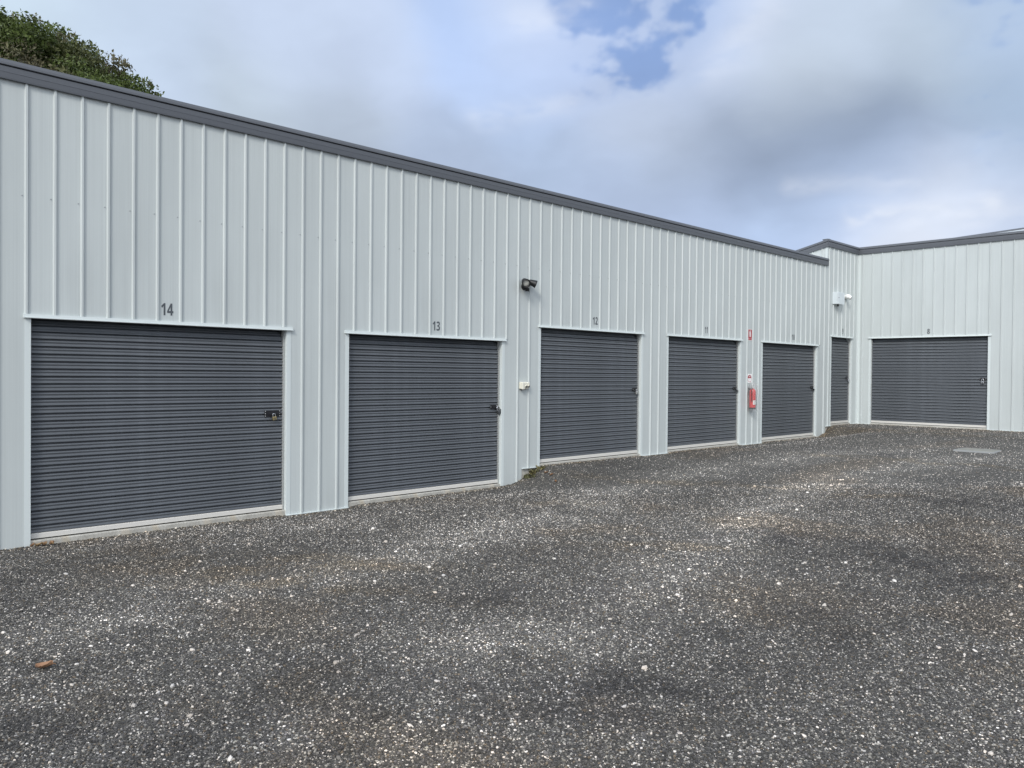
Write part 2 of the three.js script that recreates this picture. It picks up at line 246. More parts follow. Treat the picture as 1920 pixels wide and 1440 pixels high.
{
  const S = 2048, TILE = 3.2, rnd = mulberry(77), ht = new Float32Array(S * S), cm = new Uint8Array(S * S * 4), hm = new Uint8Array(S * S * 4);
  const enc = (c) => Math.round(255 * Math.min(1, c <= 0.0031308 ? c * 12.92 : 1.055 * Math.pow(c, 1 / 2.4) - 0.055));
  for (let k = 0; k < S * S; k++) { const v = enc(0.05 + 0.03 * hash(k, 3, 1)); cm[k * 4] = v; cm[k * 4 + 1] = v - 1; cm[k * 4 + 2] = v - 4; cm[k * 4 + 3] = 255; hm[k * 4 + 3] = 255; }
  for (let n = 0; n < 90000; n++) {
    const cx = rnd() * S, cy = rnd() * S, r = 2 + 5.5 * Math.pow(rnd(), 1.7), e = 0.55 + 0.45 * rnd(), t = rnd() * Math.PI, ct = Math.cos(t), st = Math.sin(t), c = chipColour(rnd), lift = rnd() * 0.5, e3 = c.map(enc), tx = (rnd() - 0.5) * 0.5, ty = (rnd() - 0.5) * 0.5;
    for (let j = -Math.ceil(r); j <= r; j++) for (let i = -Math.ceil(r); i <= r; i++) {
      const u = (i * ct + j * st) / r, v = (-i * st + j * ct) / (r * e), q = Math.pow(Math.abs(u), 2.4) + Math.pow(Math.abs(v), 2.4); if (q > 1) continue;
      const o = ((Math.floor(cy + j) + S) % S) * S + (Math.floor(cx + i) + S) % S, h = (0.35 + lift + (1 - q) * 0.4 + u * tx * 0.4 + v * ty * 0.4) * (0.6 + r / 12);
      if (h > ht[o]) { ht[o] = h; cm[o * 4] = e3[0]; cm[o * 4 + 1] = e3[1]; cm[o * 4 + 2] = e3[2]; }
    }
  }
  for (let k = 0; k < S * S; k++) { const v = Math.min(255, ht[k] * 180); hm[k * 4] = hm[k * 4 + 1] = hm[k * 4 + 2] = v; }
  const mk = (d, srgb) => { const t = new THREE.DataTexture(d, S, S); t.wrapS = t.wrapT = THREE.RepeatWrapping; t.magFilter = THREE.LinearFilter; t.minFilter = THREE.LinearMipmapLinearFilter; t.generateMipmaps = true; t.repeat.set(1 / TILE, 1 / TILE); if (srgb) t.colorSpace = THREE.SRGBColorSpace; t.needsUpdate = true; return t; };
  const mat = new THREE.MeshStandardMaterial({ map: mk(cm, true), bumpMap: mk(hm, false), bumpScale: 0.012, roughness: 0.92, vertexColors: true });
  const axis = (lo, hi, step, far) => { const a = []; for (let v = lo; v <= hi + 1e-6; v += step) a.push(v); return [...far.map((f) => lo - f).reverse(), ...a, ...far.map((f) => hi + f)]; };
  const xs = axis(-9.28, 9, 0.11, [1.5, 5, 12, 30, 80, 250]), ss = axis(-5, 22.2, 0.1, [1.5, 5, 12, 30, 80, 250]);
  const pos = [], uv = [], clr = [], idx = [], NX = xs.length;
  for (const s of ss) for (const x of xs) { pos.push(x, groundY(x, s), -s); uv.push(x, s); clr.push(...tintAt(x, s)); }
  for (let j = 0; j < ss.length - 1; j++) for (let i = 0; i < NX - 1; i++) { const a = j * NX + i; idx.push(a, a + 1, a + NX + 1, a, a + NX + 1, a + NX); }
  const g = new THREE.BufferGeometry(); g.setIndex(idx);
  g.setAttribute('position', new THREE.Float32BufferAttribute(pos, 3)); g.setAttribute('uv', new THREE.Float32BufferAttribute(uv, 2)); g.setAttribute('color', new THREE.Float32BufferAttribute(clr, 3)); g.computeVertexNormals();
  const m = shadowed(new THREE.Mesh(g, mat)); m.name = 'gravel_yard'; m.userData = { label: 'dark grey gravel yard in front of the storage units', category: 'ground', kind: 'structure' }; scene.add(m);
}

// ---------------------------------------------------------------- the two storage blocks
const ribShape = (du) => { const a = Math.abs(du); return a < 0.009 ? 0.020 : a < 0.018 ? 0.020 * (0.018 - a) / 0.009 : 0; };
function panelPiece(a, b, y0, y1, rib, withRib) {
  const us = [a, b]; if (withRib) for (const d of [-0.018, -0.009, 0.009, 0.018]) if (rib + d > a && rib + d < b) us.push(rib + d);
  us.sort((p, q) => p - q);
  return sweepY(us.map((u) => [u, withRib ? ribShape(u - rib) : 0]), y0, y1);
}
// w: { from, to, rib0, top, bottom(s), openings: [{l, r, head}], steps: [] } in the wall's own axes; pose turns each part into the block's axes
function cladWall(host, w, pose) {
  const put = (name, geo, mat) => pose(part(name, geo, mat, host));
  for (let k = Math.floor((w.from - w.rib0) / RIB) - 1; ; k++) {
    const rib = w.rib0 + k * RIB, a0 = Math.max(w.from, rib - 0.025), b0 = Math.min(w.to, rib + RIB - 0.025);
    if (a0 >= w.to) break; if (b0 - a0 < 0.004) continue;
    const cuts = [a0, b0, ...w.steps, ...w.openings.flatMap((o) => [o.l, o.r])].filter((c) => c >= a0 && c <= b0).sort((p, q) => p - q), geos = [];
    for (let i = 0; i < cuts.length - 1; i++) {
      const a = cuts[i], b = cuts[i + 1]; if (b - a < 0.003) continue;
      const mid = (a + b) / 2, over = w.openings.find((o) => mid > o.l && mid < o.r);
      if (over) { geos.push(panelPiece(a, b, over.head, w.top, rib, true)); continue; }
      const beside = w.openings.find((o) => Math.abs(rib - o.l) < 0.16 || Math.abs(rib - o.r) < 0.16), y0 = w.bottom(mid);
      if (beside) { geos.push(panelPiece(a, b, y0, beside.head + 0.03, rib, false), panelPiece(a, b, beside.head + 0.03, w.top, rib, true)); } else geos.push(panelPiece(a, b, y0, w.top, rib, true));
    }
    if (geos.length) put('cladding_panel', merge(geos), M.cladTones[Math.floor(hash(Math.floor(k / 3), 5, 2) * 3)]);
  }
  for (const o of w.openings) {
    for (const [e, d] of [[o.l, -1], [o.r, 1]]) { // folded jamb cover: flange on the face, return into the opening
      const base = w.bottom(e + d * 0.02) + 0.002;
      const L = [[e + d * 0.058, 0.001], [e + d * 0.058, 0.004], [e + d * 0.002, 0.004], [e, 0.002], [e, -0.1]];
      put('jamb_flashing', sweepY(d < 0 ? L : [...L].reverse(), Math.min(base, o.sill - 0.03), o.head), M.trim);
    }
    const z = 0.026; // folded head cover with a drip lip
    put('lintel_flashing', sweepX([[o.head + 0.036, 0.0005], [o.head + 0.034, z - 0.003], [o.head + 0.006, z], [o.head + 0.004, z + 0.011], [o.head - 0.004, z + 0.011], [o.head - 0.003, z], [o.head - 0.002, -0.1], [o.head + 0.036, -0.1]], o.l - 0.07, o.r + 0.075, true), M.trim);
  }
}
function baseFlashing(host, a, b, y, pose) { pose(part('base_flashing', sweepX([[y - 0.002, 0.0], [y - 0.006, 0.026], [y + 0.002, 0.029], [y + 0.006, 0.0]], a, b, true), M.trim, host)); }
const FASCIA = (y) => [[y, 0.001], [y - 0.002, 0.034], [y + 0.012, 0.036], [y + 0.062, 0.038], [y + 0.064, 0.0405], [y + 0.068, 0.038], [y + 0.118, 0.037], [y + 0.126, 0.020], [y + 0.128, 0.046], [y + 0.133, 0.050], [y + 0.155, 0.047], [y + 0.186, 0.034], [y + 0.194, 0.004], [y + 0.19, -0.12], [y + 0.17, -0.12], [y + 0.1, 0.001]];
const dHash = (n) => mulberry(n * 977 + 5);

// one roller door between l and r: every corrugation of the curtain is a slat
const SLAT = 0.075;
function rollerDoor(host, num, l, r, sill, head, pose, latchStyle) {
  const d = new THREE.Group(); d.name = 'roller_door'; d.userData.label = `dark grey corrugated roller door under the number ${num}`; host.add(d); pose(d);
  const z = -0.062, bottom = sill + 0.012, rail = 0.046, first = bottom + rail, x0 = l - 0.015, x1 = r - 0.02, rnd = dHash(num);
  const one = sweepX([[0, -0.034], [0.0075, -0.034], [0.0077, -0.004], [0.0105, 0.0015], [0.015, 0.0025], [0.023, 0.0005], [0.034, -0.0035], [0.038, -0.0035], [0.047, 0.0006], [0.052, 0.0025], [0.056, 0.0015], [0.0635, -0.004], [0.067, -0.013], [0.0675, -0.034], [0.075, -0.034]], x0, x1);
  const count = Math.ceil((head + 0.12 - first) / SLAT);
  let cy = first, cz = z; // the curtain bends back towards its drum under the lintel
  for (let k = 0; k < count; k++) { const s = part('slat', one, M.door, d), lean = 0.9 * smooth(head - 0.26, head + 0.02, cy); s.position.set((rnd() - 0.5) * 0.004, cy, cz + (rnd() - 0.5) * 0.001); s.rotation.x = -lean; cy += SLAT * Math.cos(lean); cz -= SLAT * Math.sin(lean); }
  part('bottom_rail', merge([rbox(x0, x1 + 0.004, bottom, bottom + rail, z - 0.012, z + 0.012, 0.003), box(x0, x1, bottom + rail - 0.004, bottom + rail + 0.006, z - 0.014, z - 0.003)]), M.rail, d);
  part('rubber_seal', box(x0, x1, sill + 0.001, bottom, z - 0.012, z + 0.002), M.gap, d);
  for (const [a, b] of [[r - 0.018, r - 0.007], [l + 0.002, l + 0.01]]) part('guide_rail', merge([box(a, b, sill + 0.002, head + 0.05, z + 0.008, z + 0.02), box(a, a + 0.003, sill + 0.002, head + 0.05, z - 0.03, z + 0.008)]), M.guide, d);
  const lx = r - 0.036, ly = first + 1.135, zf = z + 0.004;
  const rivet = (x, y) => { const g = new THREE.SphereGeometry(0.0065, 8, 5); g.scale(1, 1, 0.5); g.translate(x, y, zf + 0.006); return g; };
  if (latchStyle === 'plate') {
    part('latch_plate', merge([rbox(lx - 0.222, lx - 0.012, ly - 0.04, ly + 0.04, zf - 0.004, zf + 0.005, 0.002), rbox(lx - 0.19, lx - 0.03, ly - 0.012, ly + 0.014, zf + 0.005, zf + 0.017, 0.003)]), M.black, d);
    for (const x of [-0.212, -0.024]) for (const y of [-0.03, 0, 0.03]) part('rivet', rivet(lx + x, ly + y), M.zinc, d);
  } else {
    const sh = new THREE.Shape(); sh.moveTo(lx - 0.16, ly); sh.lineTo(lx - 0.135, ly + 0.032); sh.lineTo(lx - 0.03, ly + 0.034); sh.lineTo(lx - 0.012, ly + 0.026); sh.lineTo(lx - 0.012, ly - 0.03); sh.lineTo(lx - 0.135, ly - 0.032); sh.closePath();
    const g = new THREE.ExtrudeGeometry(sh, { depth: 0.012, bevelEnabled: true, bevelSize: 0.002, bevelThickness: 0.002, bevelSegments: 1 }); g.translate(0, 0, zf);
    part('latch_plate', merge([g, rbox(lx - 0.12, lx - 0.02, ly - 0.012, ly + 0.016, zf + 0.012, zf + 0.026, 0.003)]), M.black, d);
    for (const [x, y] of [[-0.145, 0], [-0.02, 0.02], [-0.02, -0.02]]) part('rivet', rivet(lx + x, ly + y).translate(0, 0, 0.01), M.zinc, d);
  }
  return { x: latchStyle === 'plate' ? lx - 0.115 : lx - 0.05, y: ly - 0.005, z: zf + 0.03 };
}
const font = await new FontLoader().loadAsync('fonts/droid/droid_sans_bold.typeface.json');
function doorNumber(host, num, x, y, pose) {
  const h = 0.133, g = new TextGeometry(String(num), { font, size: 1, depth: 0.01, curveSegments: 6 }); g.computeBoundingBox();
  const b = g.boundingBox, wide = num > 9 ? (num === 11 ? 0.105 : 0.132) : 0.062;
  g.translate(-(b.min.x + b.max.x) / 2, -b.min.y, 0); g.scale(wide / (b.max.x - b.min.x), h / (b.max.y - b.min.y), 0.1); g.translate(x, y, 0.0012);
  const m = part('door_number', g, M.number, host); m.userData.label = `dark grey painted number ${num}`; pose(m);
}
const asIs = (o) => o;

// long block
const long = onLongWall(thing('storage_block', 'long low pale grey ribbed steel storage block with five wide roller doors', 'building', 'storage blocks'));
const DOORS = [
  { n: 14, l: 2.274, r: 5.066, sill: 0.045, head: 2.264 }, { n: 13, l: 5.9675, r: 8.747, sill: 0.045, head: 2.262 },
  { n: 12, l: 9.621, r: 12.344, sill: 0.290, head: 2.514 }, { n: 11, l: 13.219, r: 15.918, sill: 0.290, head: 2.518 }, { n: 10, l: 16.899, r: 19.604, sill: 0.290, head: 2.516 }];
const STEP1 = 9.205, STEP2 = 20.145, LEFT = -4;
const locks = {};
cladWall(long, { from: LEFT, to: STEP2 - 0.002, rib0: RIB0, top: 4.60, bottom: (s) => s < STEP1 ? -0.02 : 0.245, openings: DOORS, steps: [STEP1] }, asIs);
for (const d of DOORS) locks[d.n] = rollerDoor(long, d.n, d.l, d.r, d.sill, d.head, asIs, d.n === 14 ? 'plate' : 'bolt');
for (const [a, b, y] of [[LEFT, 2.274, -0.02], [5.066, 5.9675, -0.02], [8.747, STEP1, -0.02], [STEP1, 9.621, 0.245], [12.344, 13.219, 0.245], [15.918, 16.899, 0.245], [19.604, STEP2, 0.245]]) baseFlashing(long, a, b, y, asIs);
part('fascia', merge([sweepX(FASCIA(4.553), LEFT, 9.6, true), sweepX(FASCIA(4.5535).map(([y, z]) => [y, z + 0.002]), 9.601, 17.55, true), sweepX(FASCIA(4.553), 17.551, STEP2 + 0.012, true)]), M.fascia, long);
for (const [a, b, y] of [[LEFT, STEP1, 0.045], [STEP1 + 0.001, STEP2, 0.290]]) part('concrete_slab', (() => { const g = rbox(a, b, y - 0.9, y, -7.5, -0.012, 0.012, 2); const p = g.attributes.position, u = []; for (let i = 0; i < p.count; i++) u.push(p.getX(i), p.getY(i) + p.getZ(i)); g.setAttribute('uv', new THREE.Float32BufferAttribute(u, 2)); return g; })(), M.concrete, long);
part('roof', sweepX([[4.72, -0.06], [4.68, -0.06], [3.1, -7.6], [3.14, -7.6]], LEFT, STEP2 - 0.01, true), M.trim, long);
part('rear_wall', box(LEFT, STEP2 - 0.01, -0.3, 3.1, -7.6, -7.56), M.trim, long);
part('end_wall', box(LEFT - 0.04, LEFT, -0.3, 4.65, -7.6, 0.02), M.trim, long);
{ const heads = []; // roofing screws beside the ribs
  for (let k = -10; k < 70; k++) for (const y of [3.457]) { const g = new THREE.CylinderGeometry(0.006, 0.007, 0.006, 6); g.rotateX(Math.PI / 2); g.translate(RIB0 + k * RIB - 0.036, y + (hash(k, 1, 1) - 0.5) * 0.006, 0.003); if (RIB0 + k * RIB > LEFT) heads.push(g); }
  const m = part('screw_heads', merge(heads), std(0.3, 0.32, 0.33, 0.4), long); m.userData.kind = 'stuff'; }
doorNumber(long, 14, 3.609, 2.363, asIs); doorNumber(long, 13, 7.435, 2.363, asIs); doorNumber(long, 12, 10.997, 2.623, asIs); doorNumber(long, 11, 14.556, 2.622, asIs); doorNumber(long, 10, 18.36, 2.618, asIs);

// corner block: a short stretch of the same wall, then the end wall at right angles
const corner = onEndWall(thing('storage_block', 'taller pale grey ribbed steel corner block at the far end of the yard', 'building', 'storage blocks'));
const turn = (o) => { o.position.add(new THREE.Vector3(0, 0, CORNER).applyAxisAngle(new THREE.Vector3(0, 1, 0), 0)); o.rotation.y = Math.PI / 2; return o; };
const D9 = { n: 9, l: 20.447, r: 21.67, sill: 0.535, head: 2.779 }, D8 = { n: 8, l: 0.366, r: 3.153, sill: 0.535, head: 2.782 }, RIGHT = 15;
cladWall(corner, { from: STEP2, to: CORNER - 0.001, rib0: RIB0, top: 5.10, bottom: () => 0.495, openings: [D9], steps: [] }, turn);
cladWall(corner, { from: 0.001, to: RIGHT, rib0: RIB_END0, top: 5.10, bottom: () => 0.495, openings: [D8], steps: [] }, asIs);
locks[9] = rollerDoor(corner, 9, D9.l, D9.r, D9.sill, D9.head, turn, 'bolt'); locks[8] = rollerDoor(corner, 8, D8.l, D8.r, D8.sill, D8.head, asIs, 'plain');
for (const [a, b] of [[STEP2, D9.l], [D9.r, CORNER - 0.03]]) baseFlashing(corner, a, b, 0.495, turn);
for (const [a, b] of [[0.03, D8.l], [D8.r, RIGHT]]) baseFlashing(corner, a, b, 0.495, asIs);
part('corner_flashing', sweepY([[0.001, 0.07], [0.0045, 0.068], [0.0045, 0.0045], [0.068, 0.0045], [0.07, 0.001]], 0.5, 5.08), M.trim, corner);
turn(part('corner_flashing', sweepY([[STEP2 - 0.003, -0.05], [STEP2 - 0.003, 0.004], [STEP2 + 0.045, 0.004], [STEP2 + 0.047, 0.001]], 4.56, 5.08), M.trim, corner));
turn(part('fascia', sweepX(FASCIA(5.046), STEP2 - 0.03, CORNER - 0.05, true), M.fascia, corner));
part('fascia', sweepX(FASCIA(5.0455), 0.0, RIGHT, true), M.fascia, corner);
{ // raking fascia and end wall where the taller roof drops away behind the long block
  const slope = 0.235, len = 6.4, g = sweepX(FASCIA(5.046), -0.034, len, true); g.rotateY(Math.PI);
  const p = g.attributes.position; for (let i = 0; i < p.count; i++) p.setY(i, p.getY(i) + slope * Math.min(0, p.getX(i))); g.computeVertexNormals();
  // after the half turn the rake runs to -x and faces -z; it must face towards the camera (+z)
  g.scale(1, 1, -1); const ix = []; for (let i = 0; i < p.count; i += 3) ix.push(i, i + 2, i + 1); g.setIndex(ix); const gg = g.toNonIndexed(); gg.computeVertexNormals();
  const m = part('rake_fascia', gg, M.fascia, corner); m.position.set(0, 0, CORNER - STEP2);
  const w = []; for (let k = 0; k * RIB < len; k++) { const x1 = -k * RIB, x0 = Math.max(-len, x1 - RIB), y1 = 5.08 + slope * x1, y0 = 5.08 + slope * x0; 
    const prof = [[x0, 0], [x0 + 0.1, 0], [x0 + 0.112, 0.021], [x0 + 0.13, 0.021], [x0 + 0.142, 0], [x1, 0]].filter((q) => q[0] <= x1 + 1e-6);
    const s = sweepY(prof, 0.2, 1), sp = s.attributes.position; for (let i = 0; i < sp.count; i++) if (sp.getY(i) > 0.9) sp.setY(i, 5.08 + slope * sp.getX(i));
    const q = part('cladding_panel', s, M.clad, corner); q.position.set(-0.003, 0, CORNER - STEP2); }
}
{ const slabGeo = (a, b, z0, z1) => { const g = rbox(a, b, -0.4, 0.535, z0, z1, 0.012, 2), p = g.attributes.position, u = []; for (let i = 0; i < p.count; i++) u.push(p.getX(i) + 0.3, p.getY(i) + p.getZ(i)); g.setAttribute('uv', new THREE.Float32BufferAttribute(u, 2)); return g; };
  part('concrete_slab', slabGeo(-6.3, RIGHT, -7, -0.012), M.concrete, corner);
  part('concrete_slab', slabGeo(-6.3, -0.012, -0.0115, CORNER - STEP2 - 0.002), M.concrete, corner); }
{ // low-pitched roof rising behind the end wall, and its closing walls
  const ridge = (x) => EYE + 3.70 + 0.045 * (x - WALL_X + 8.54), P = (x, z, dy) => { const t = -z / 1.95; return [x, lerp(5.17, ridge(x), t) + dy, z]; };
  const pos = []; for (let k = 0; k < 84; k++) { const a = lerp(-6.2, RIGHT, k / 84), b = lerp(-6.2, RIGHT, (k + 1) / 84), q = [P(a, -0.1, 0), P(b, -0.1, 0), P(b, -1.95, 0), P(a, -1.95, 0)]; for (const n of [0, 1, 2, 0, 2, 3]) pos.push(...q[n]); }
  const top = new THREE.BufferGeometry(); top.setAttribute('position', new THREE.Float32BufferAttribute(pos, 3)); top.computeVertexNormals(); top.setAttribute('uv', new THREE.Float32BufferAttribute(new Float32Array(pos.length / 3 * 2), 2));
  const cap = new THREE.CylinderGeometry(0.045, 0.045, Math.hypot(RIGHT + 6.2, ridge(RIGHT) - ridge(-6.2)), 10); cap.rotateZ(Math.PI / 2 + Math.atan(0.045)); const c0 = P((RIGHT - 6.2) / 2, -1.95, 0); cap.translate(c0[0], c0[1], c0[2]);
  const back = top.clone(); const bp = back.attributes.position; for (let i = 0; i < bp.count; i++) { const z = bp.getZ(i); bp.setZ(i, z > -1 ? -7 : z); if (z > -1) bp.setY(i, 4.4); }
  const rm = std(0.58, 0.62, 0.62, 0.5, 0, { side: THREE.DoubleSide });
  part('roof', merge([top, back]), rm, corner); part('ridge_cap', cap, M.fascia, corner);
  const side = sweepX([[5.1, CORNER - STEP2 - 0.06], [5.06, CORNER - STEP2 - 0.06], [5.06, -0.05], [5.1, -0.05]], -6.2, -0.02, true), p = side.attributes.position; for (let i = 0; i < p.count; i++) p.setY(i, p.getY(i) + 0.235 * p.getX(i)); side.computeVertexNormals();
  part('roof', side, rm, corner);
  part('rear_wall', merge([box(-6.24, -6.2, -0.3, 3.7, -7, CORNER - STEP2), box(-6.2, RIGHT, -0.3, 4.4, -7.04, -7), box(RIGHT, RIGHT + 0.04, -0.3, 5.0, -7, 0.02)]), M.trim, corner);
}
doorNumber(corner, 9, 21.12, 2.882, turn); doorNumber(corner, 8, WALL_X - 7.286, 2.862, asIs);

// ---------------------------------------------------------------- fittings on the walls
function padlock(frame, at, body, size, label, tilt = 0) {
  const t = frame(thing('padlock', label, 'padlock', 'padlocks on the roller doors'));
  const g = new THREE.Group(); const w = 0.044 * size, h = 0.038 * size, r = 0.014 * size;
  t.translateX(at.x); t.translateY(at.y); t.translateZ(at.z); t.rotateZ(tilt);
  part('body', rbox(-w / 2, w / 2, -h - 0.026 * size, -0.026 * size, -0.009 * size, 0.012 * size, 0.004 * size, 3), body, t);
  const pts = [[-r, -0.03 * size], [-r, -0.008 * size]]; for (let a = 0; a <= 8; a++) pts.push([-Math.cos(a / 8 * Math.PI) * r, -0.008 * size + Math.sin(a / 8 * Math.PI) * r]); pts.push([r, -0.03 * size]);
  part('shackle', new THREE.TubeGeometry(new THREE.CatmullRomCurve3(pts.map(([x, y]) => new THREE.Vector3(x, y, 0))), 24, 0.0045 * size, 8), M.chrome, t);
  part('keyhole_cover', (() => { const q = new THREE.CylinderGeometry(0.008 * size, 0.008 * size, 0.003, 10); q.rotateX(Math.PI / 2); q.translate(0, -0.05 * size, 0.013 * size); return q; })(), M.iron, t);
}
padlock(onLongWall, locks[14], M.brass, 1.15, 'weathered brass padlock on the black latch plate of door 14', 0.15);
padlock(onLongWall, { ...locks[13], x: locks[13].x + 0.035 }, M.iron, 1.7, 'large dark grey padlock hanging slanted on door 13', 0.45);
padlock(onLongWall, locks[12], M.zinc, 1.25, 'silver padlock on the black latch of door 12');
padlock(onLongWall, { ...locks[11], x: locks[11].x + 0.03 }, M.iron, 1.1, 'dark padlock on the black latch of door 11 beside the extinguisher');
padlock(onLongWall, { ...locks[10], x: locks[10].x + 0.02 }, M.black, 1.1, 'small black padlock on the black latch of door 10');
padlock(onLongWall, locks[9], M.chrome, 1.5, 'shiny silver padlock on the narrow door 9 in the corner');
padlock(onEndWall, { ...locks[8], x: locks[8].x - 0.03 }, M.chrome, 1.6, 'shiny silver padlock on door 8 in the end wall');

const at = (frame, t, x, y, z) => { frame(t); t.translateX(x); t.translateY(y); t.translateZ(z); return t; };
{ // twin floodlight with sensor
  const t = at(onLongWall, thing('floodlight', 'black twin-head floodlight with sensor on the wall between doors 13 and 12', 'floodlight'), 9.215, 3.14, 0);
  const cyl = (r0, r1, h) => { const g = new THREE.CylinderGeometry(r0, r1, h, 20); g.rotateX(Math.PI / 2); return g; };
  part('mounting_base', (() => { const g = new THREE.CylinderGeometry(0.052, 0.058, 0.05, 24); g.rotateX(Math.PI / 2); g.translate(0, 0, 0.026); return g; })(), M.blackPlastic, t);
  for (const [sx, dir, lensOut, k] of [[-1, new THREE.Vector3(-0.42, -0.42, 0.8), true, 1.1], [1, new THREE.Vector3(0.7, -0.36, 0.62), true, 0.95]]) {
    const arm = new THREE.TubeGeometry(new THREE.CatmullRomCurve3([new THREE.Vector3(sx * 0.02, 0.015, 0.045), new THREE.Vector3(sx * 0.045, 0.045, 0.07), new THREE.Vector3(sx * 0.06, 0.055, 0.085)]), 8, 0.014, 8);
    part('arm', arm, M.blackPlastic, t);
    const q = new THREE.Quaternion().setFromUnitVectors(new THREE.Vector3(0, 0, 1), dir.clone().normalize());
    const head = new THREE.LatheGeometry([[0.0001, -0.05], [0.03, -0.05], [0.042, -0.035], [0.05, 0.0], [0.06, 0.06], [0.064, 0.064], [0.064, 0.085], [0.058, 0.085], [0.054, 0.05], [0.0001, 0.05]].map(([r, y]) => new THREE.Vector2(r * k, y * k)), 28); head.rotateX(Math.PI / 2);
    const h = part('lamp_head', head, M.blackPlastic, t); h.quaternion.copy(q); h.position.set(sx * 0.075, 0.062, 0.1);
    const l = part('lens', (() => { const g = new THREE.SphereGeometry(0.05 * k, 20, 8, 0, Math.PI * 2, 0, Math.PI / 2); g.scale(1, 0.25, 1); g.rotateX(Math.PI / 2); g.translate(0, 0, 0.052 * k); return g; })(), M.lens, h);
  }
  part('sensor', merge([(() => { const g = new THREE.SphereGeometry(0.033, 16, 12); g.translate(0.005, -0.045, 0.075); return g; })(), (() => { const g = cyl(0.014, 0.014, 0.05); g.translate(0.002, -0.025, 0.05); return g; })(), rbox(-0.02, 0.03, -0.082, -0.06, 0.05, 0.1, 0.006)]), M.blackPlastic, t);
}
{ // weatherproof power point
  const t = at(onLongWall, thing('power_outlet', 'cream weatherproof double power outlet on the wall between doors 13 and 12', 'outlet'), 9.216, 1.572, 0);
  part('back_box', rbox(-0.092, 0.088, -0.056, 0.052, 0.0, 0.05, 0.008, 3), M.cream, t);
  part('switch_cover', rbox(-0.088, -0.03, -0.064, 0.05, 0.05, 0.078, 0.008, 3), M.cream, t);
  for (const x of [0.005, 0.06]) {
    const g = new THREE.CylinderGeometry(0.024, 0.026, 0.03, 20); g.rotateX(Math.PI / 2 + 0.5); g.translate(x, -0.012, 0.062);
    const s = part('socket', merge([g, rbox(x - 0.026, x + 0.026, 0.006, 0.046, 0.05, 0.072, 0.006, 2)]), M.cream, t);
    part('flap', (() => { const q = new THREE.CylinderGeometry(0.019, 0.019, 0.004, 16); q.rotateX(Math.PI / 2 + 0.5); q.translate(x, -0.021, 0.077); return q; })(), std(0.2, 0.2, 0.18, 0.6), s);
  }
  part('conduit', (() => { const g = new THREE.CylinderGeometry(0.011, 0.011, 0.03, 12); g.translate(-0.06, -0.068, 0.03); return g; })(), M.gap, t);
}
function printed(w, h, W, H, draw) { const c = document.createElement('canvas'); c.width = W; c.height = H; const x = c.getContext('2d'); draw(x, W, H); const t = new THREE.CanvasTexture(c); t.colorSpace = THREE.SRGBColorSpace; t.magFilter = THREE.LinearFilter; return new THREE.MeshStandardMaterial({ map: t, roughness: 0.45 }); }
function plate(name, label, s, y, w, h, mat) {
  const t = at(onLongWall, thing(name, label, 'sign'), s, y, 0);
  part('backing', rbox(-w / 2, w / 2, -h / 2, h / 2, 0.0015, 0.0035, 0.0009, 1), M.signWhite, t);
  const g = new THREE.PlaneGeometry(w - 0.002, h - 0.002); g.translate(0, 0, 0.0045); part('print', g, mat, t);
}
plate('fire_location_sign', 'red and white fire extinguisher location sign above the extinguisher', 16.325, 2.66, 0.175, 0.25, printed(0.17, 0.24, 256, 360, (x, W, H) => {
  x.fillStyle = '#ecebe9'; x.fillRect(0, 0, W, H); x.fillStyle = '#a3202c'; x.fillRect(14, 12, W - 28, H - 70);
  x.fillStyle = '#f0efed'; x.beginPath(); x.moveTo(98, 250); x.lineTo(98, 110); x.quadraticCurveTo(100, 78, 120, 72); x.lineTo(120, 56); x.lineTo(108, 46); x.lineTo(162, 34); x.lineTo(164, 44); x.lineTo(140, 54); x.lineTo(140, 72); x.quadraticCurveTo(160, 78, 162, 110); x.lineTo(162, 250); x.closePath(); x.fill();
  x.lineWidth = 8; x.strokeStyle = '#f0efed'; x.beginPath(); x.moveTo(120, 62); x.quadraticCurveTo(76, 66, 78, 130); x.lineTo(74, 190); x.stroke();
  x.fillStyle = '#a3202c'; x.fillRect(14, H - 50, W - 28, 38);
}));
plate('extinguisher_type_sign', 'white sign with a red arched top just above the extinguisher', 16.325, 1.70, 0.19, 0.2, printed(0.18, 0.19, 256, 270, (x, W, H) => {
  x.fillStyle = '#efeeec'; x.fillRect(0, 0, W, H); x.fillStyle = '#a02535'; x.beginPath(); x.moveTo(24, 130); x.lineTo(24, 100); x.bezierCurveTo(30, 10, 226, 10, 232, 100); x.lineTo(232, 130); x.closePath(); x.fill();
  x.strokeStyle = '#a02535'; x.lineWidth = 12; x.beginPath(); x.moveTo(30, 130); x.lineTo(30, 170); x.bezierCurveTo(50, 262, 206, 262, 226, 170); x.lineTo(226, 130); x.stroke();
  x.fillStyle = '#efeeec'; x.fillRect(80, 60, 96, 12); x.fillRect(70, 84, 116, 12); x.fillStyle = '#b9b4b2'; x.fillRect(70, 160, 116, 8); x.fillRect(80, 182, 96, 8);
}));
